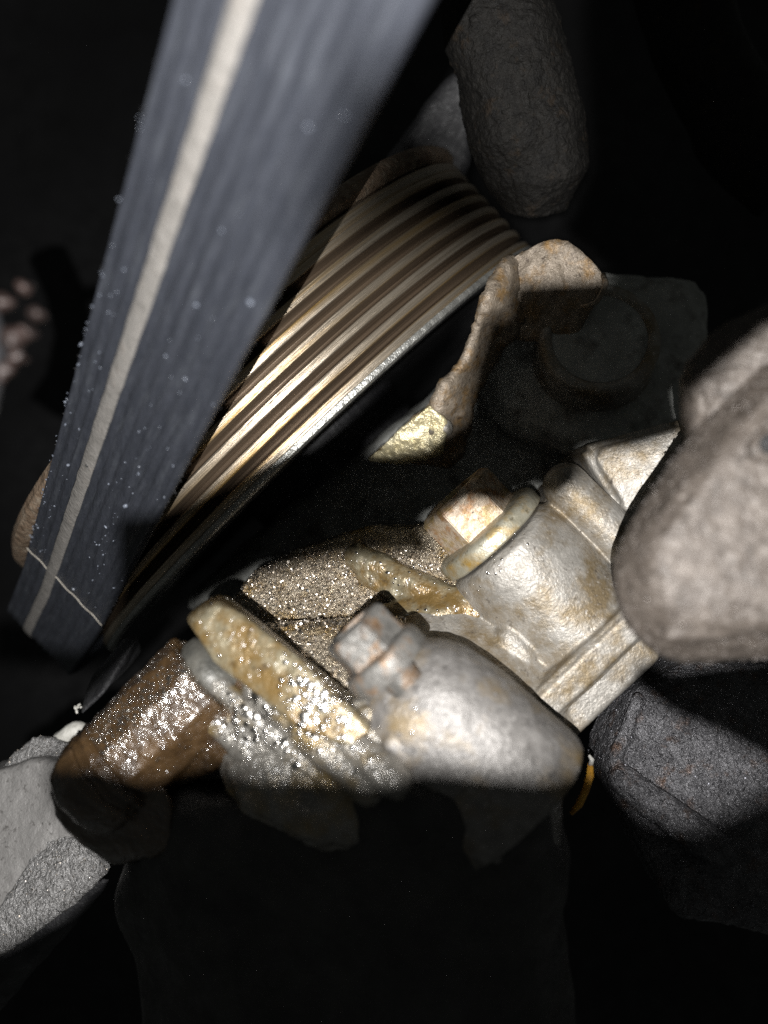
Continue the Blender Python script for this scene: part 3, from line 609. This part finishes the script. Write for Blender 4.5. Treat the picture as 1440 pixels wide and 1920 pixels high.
# ------------------------------------------------------------------ dim things at the top and left
hz = fuse([tube([A(915, -120, 16.5), A(925, 0, 16.8), A(955, 120, 17.2), A(985, 230, 17.6), A(1005, 330, 18.0), A(1005, 395, 18.3)], [0.95, 1.0, 1.1, 1.2, 1.05, 0.6], 24),
           hull([A(850, 180, 17.5), A(960, 400, 18.2), A(1010, 415, 18.3), A(1095, 300, 18.0), A(1020, 150, 17.4), A(1000, 300, 19.5)], 0.15)], 0.045, 4)
hz = rough(hz, [(0.8, 0.12), (0.2, 0.02), (0.09, 0.035)], 51)
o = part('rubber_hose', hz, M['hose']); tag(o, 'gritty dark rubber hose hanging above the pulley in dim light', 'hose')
o = part('dark_bracket_arm', rough(fuse([slab([(640, 400, 21), (690, 350, 21), (780, 250, 20.5), (850, 120, 20), (900, 150, 20), (880, 320, 20.6), (760, 420, 21.2)], 1.2, 0.2)], 0.08, 3), [(0.6, 0.06)], 52), M['ribs']); tag(o, 'dark grey bracket arm behind the upper pulley grooves', 'bracket')
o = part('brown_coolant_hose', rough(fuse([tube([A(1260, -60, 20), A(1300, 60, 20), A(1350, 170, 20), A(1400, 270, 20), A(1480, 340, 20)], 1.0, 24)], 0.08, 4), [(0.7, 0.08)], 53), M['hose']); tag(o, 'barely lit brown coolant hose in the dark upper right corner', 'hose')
cw = thing('copper_wire_ends', 'blurred reddish brown wire ends at the dark left edge', 'wiring', A(20, 720, 9))
for k_, (x, y, r) in enumerate([(4, 568, 0.11), (26, 636, 0.13), (68, 588, 0.085), (44, 538, 0.06), (8, 700, 0.10), (48, 618, 0.07), (30, 672, 0.08)]):
    part('wire_end', rough(spheres([(A(x, y, 9), r), (A(x + 14, y - 10 * math.sin(k_ * 2.1), 9.1), r * 0.55)], 8), [(0.10, 0.07)], k_), M['copper'], cw)
part('wire_sheath', tube([A(-90, 480, 9.4), A(-50, 570, 9.4), A(-30, 660, 9.4), A(-50, 760, 9.4), A(-90, 820, 9.4)], 0.25, 16), M['ribs'], cw)

# ------------------------------------------------------------------ added flaps, unseen beside the flashlight, shaped to cast the shadows
LP = np.array(LAMP)
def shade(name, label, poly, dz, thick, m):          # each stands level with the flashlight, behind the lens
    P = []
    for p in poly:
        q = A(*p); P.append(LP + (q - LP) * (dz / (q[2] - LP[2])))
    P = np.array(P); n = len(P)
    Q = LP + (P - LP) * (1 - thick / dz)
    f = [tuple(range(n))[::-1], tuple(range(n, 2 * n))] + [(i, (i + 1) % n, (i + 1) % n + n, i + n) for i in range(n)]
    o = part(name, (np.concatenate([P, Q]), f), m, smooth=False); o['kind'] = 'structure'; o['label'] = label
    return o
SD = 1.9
shade('shadow_flap', 'added black shadow flap, unseen beside the flashlight', [(230, 965, 17), (312, 952, 16.8), (400, 912, 16.3), (480, 868, 16), (535, 842, 16), (700, 850, 17), (790, 835, 17), (868, 785, 17.3), (884, 695, 17.3), (918, 585, 17.2), (946, 595, 17.2), (966, 528, 17.2), (1085, 522, 17.2),
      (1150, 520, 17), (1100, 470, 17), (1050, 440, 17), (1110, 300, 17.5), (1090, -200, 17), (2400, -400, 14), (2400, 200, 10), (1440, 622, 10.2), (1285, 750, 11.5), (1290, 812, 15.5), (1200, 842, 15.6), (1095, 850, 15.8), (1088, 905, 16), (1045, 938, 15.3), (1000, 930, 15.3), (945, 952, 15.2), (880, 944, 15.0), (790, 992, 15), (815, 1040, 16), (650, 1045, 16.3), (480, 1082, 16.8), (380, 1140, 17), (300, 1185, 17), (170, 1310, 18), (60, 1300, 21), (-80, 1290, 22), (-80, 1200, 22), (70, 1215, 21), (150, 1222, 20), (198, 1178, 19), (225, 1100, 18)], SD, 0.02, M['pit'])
shade('shadow_edge', 'added black shadow edge, unseen below the flashlight', [(330, 1436, 12.7), (400, 1410, 12.6), (480, 1432, 12.3), (640, 1435, 12), (700, 1445, 11.8), (800, 1420, 11.8), (1000, 1435, 12), (1080, 1420, 12.5), (1140, 1435, 15), (1230, 1520, 14.8), (1300, 1530, 14.8), (1460, 1462, 14.9), (1900, 1440, 14), (1900, 2600, 14), (330, 2600, 14)], 0.95, 0.02, M['pit'])
shade('shadow_corner', 'added black shadow corner, unseen below the flashlight', [(-400, 1800, 16.2), (0, 1775, 16.2), (130, 1705, 16), (195, 1645, 14.5), (145, 1602, 13.4), (80, 1552, 13.4), (56, 1484, 13.4), (84, 1434, 13.3), (180, 1428, 13), (280, 1462, 12.8), (345, 1436, 12.7), (430, 1445, 12.6), (430, 2600, 14), (-400, 2600, 14)], 1.6, 0.02, M['pit'])
shade('shadow_tab', 'small added shadow tab, unseen beside the flashlight', [(556, 850, 19), (640, 785, 19), (730, 706, 19), (830, 616, 19), (920, 530, 19), (893, 555, 18), (874, 595, 18), (844, 672, 18), (803, 720, 18), (774, 768, 18), (703, 832, 18), (680, 855, 18)], SD, 0.02, M['pit'])
shade('shadow_strap', 'added black shadow strap, unseen beside the flashlight', [(590, 482, 17), (740, 452, 17), (880, 468, 18), (960, 455, 19), (990, 420, 20), (930, 330, 20), (850, 250, 20), (740, 120, 20), (665, 290, 17), (620, 390, 17)], 0.55, 0.02, M['pit'])
shade('shadow_lip', 'added black shadow lip, unseen beside the flashlight', [(1180, 1280, 15.5), (1262, 1345, 15.3), (1345, 1375, 15.2), (1440, 1428, 15.1), (1800, 1560, 15), (1800, 1262, 12), (1440, 1262, 12), (1262, 1278, 12.5), (1200, 1240, 14)], SD, 0.02, M['pit'])
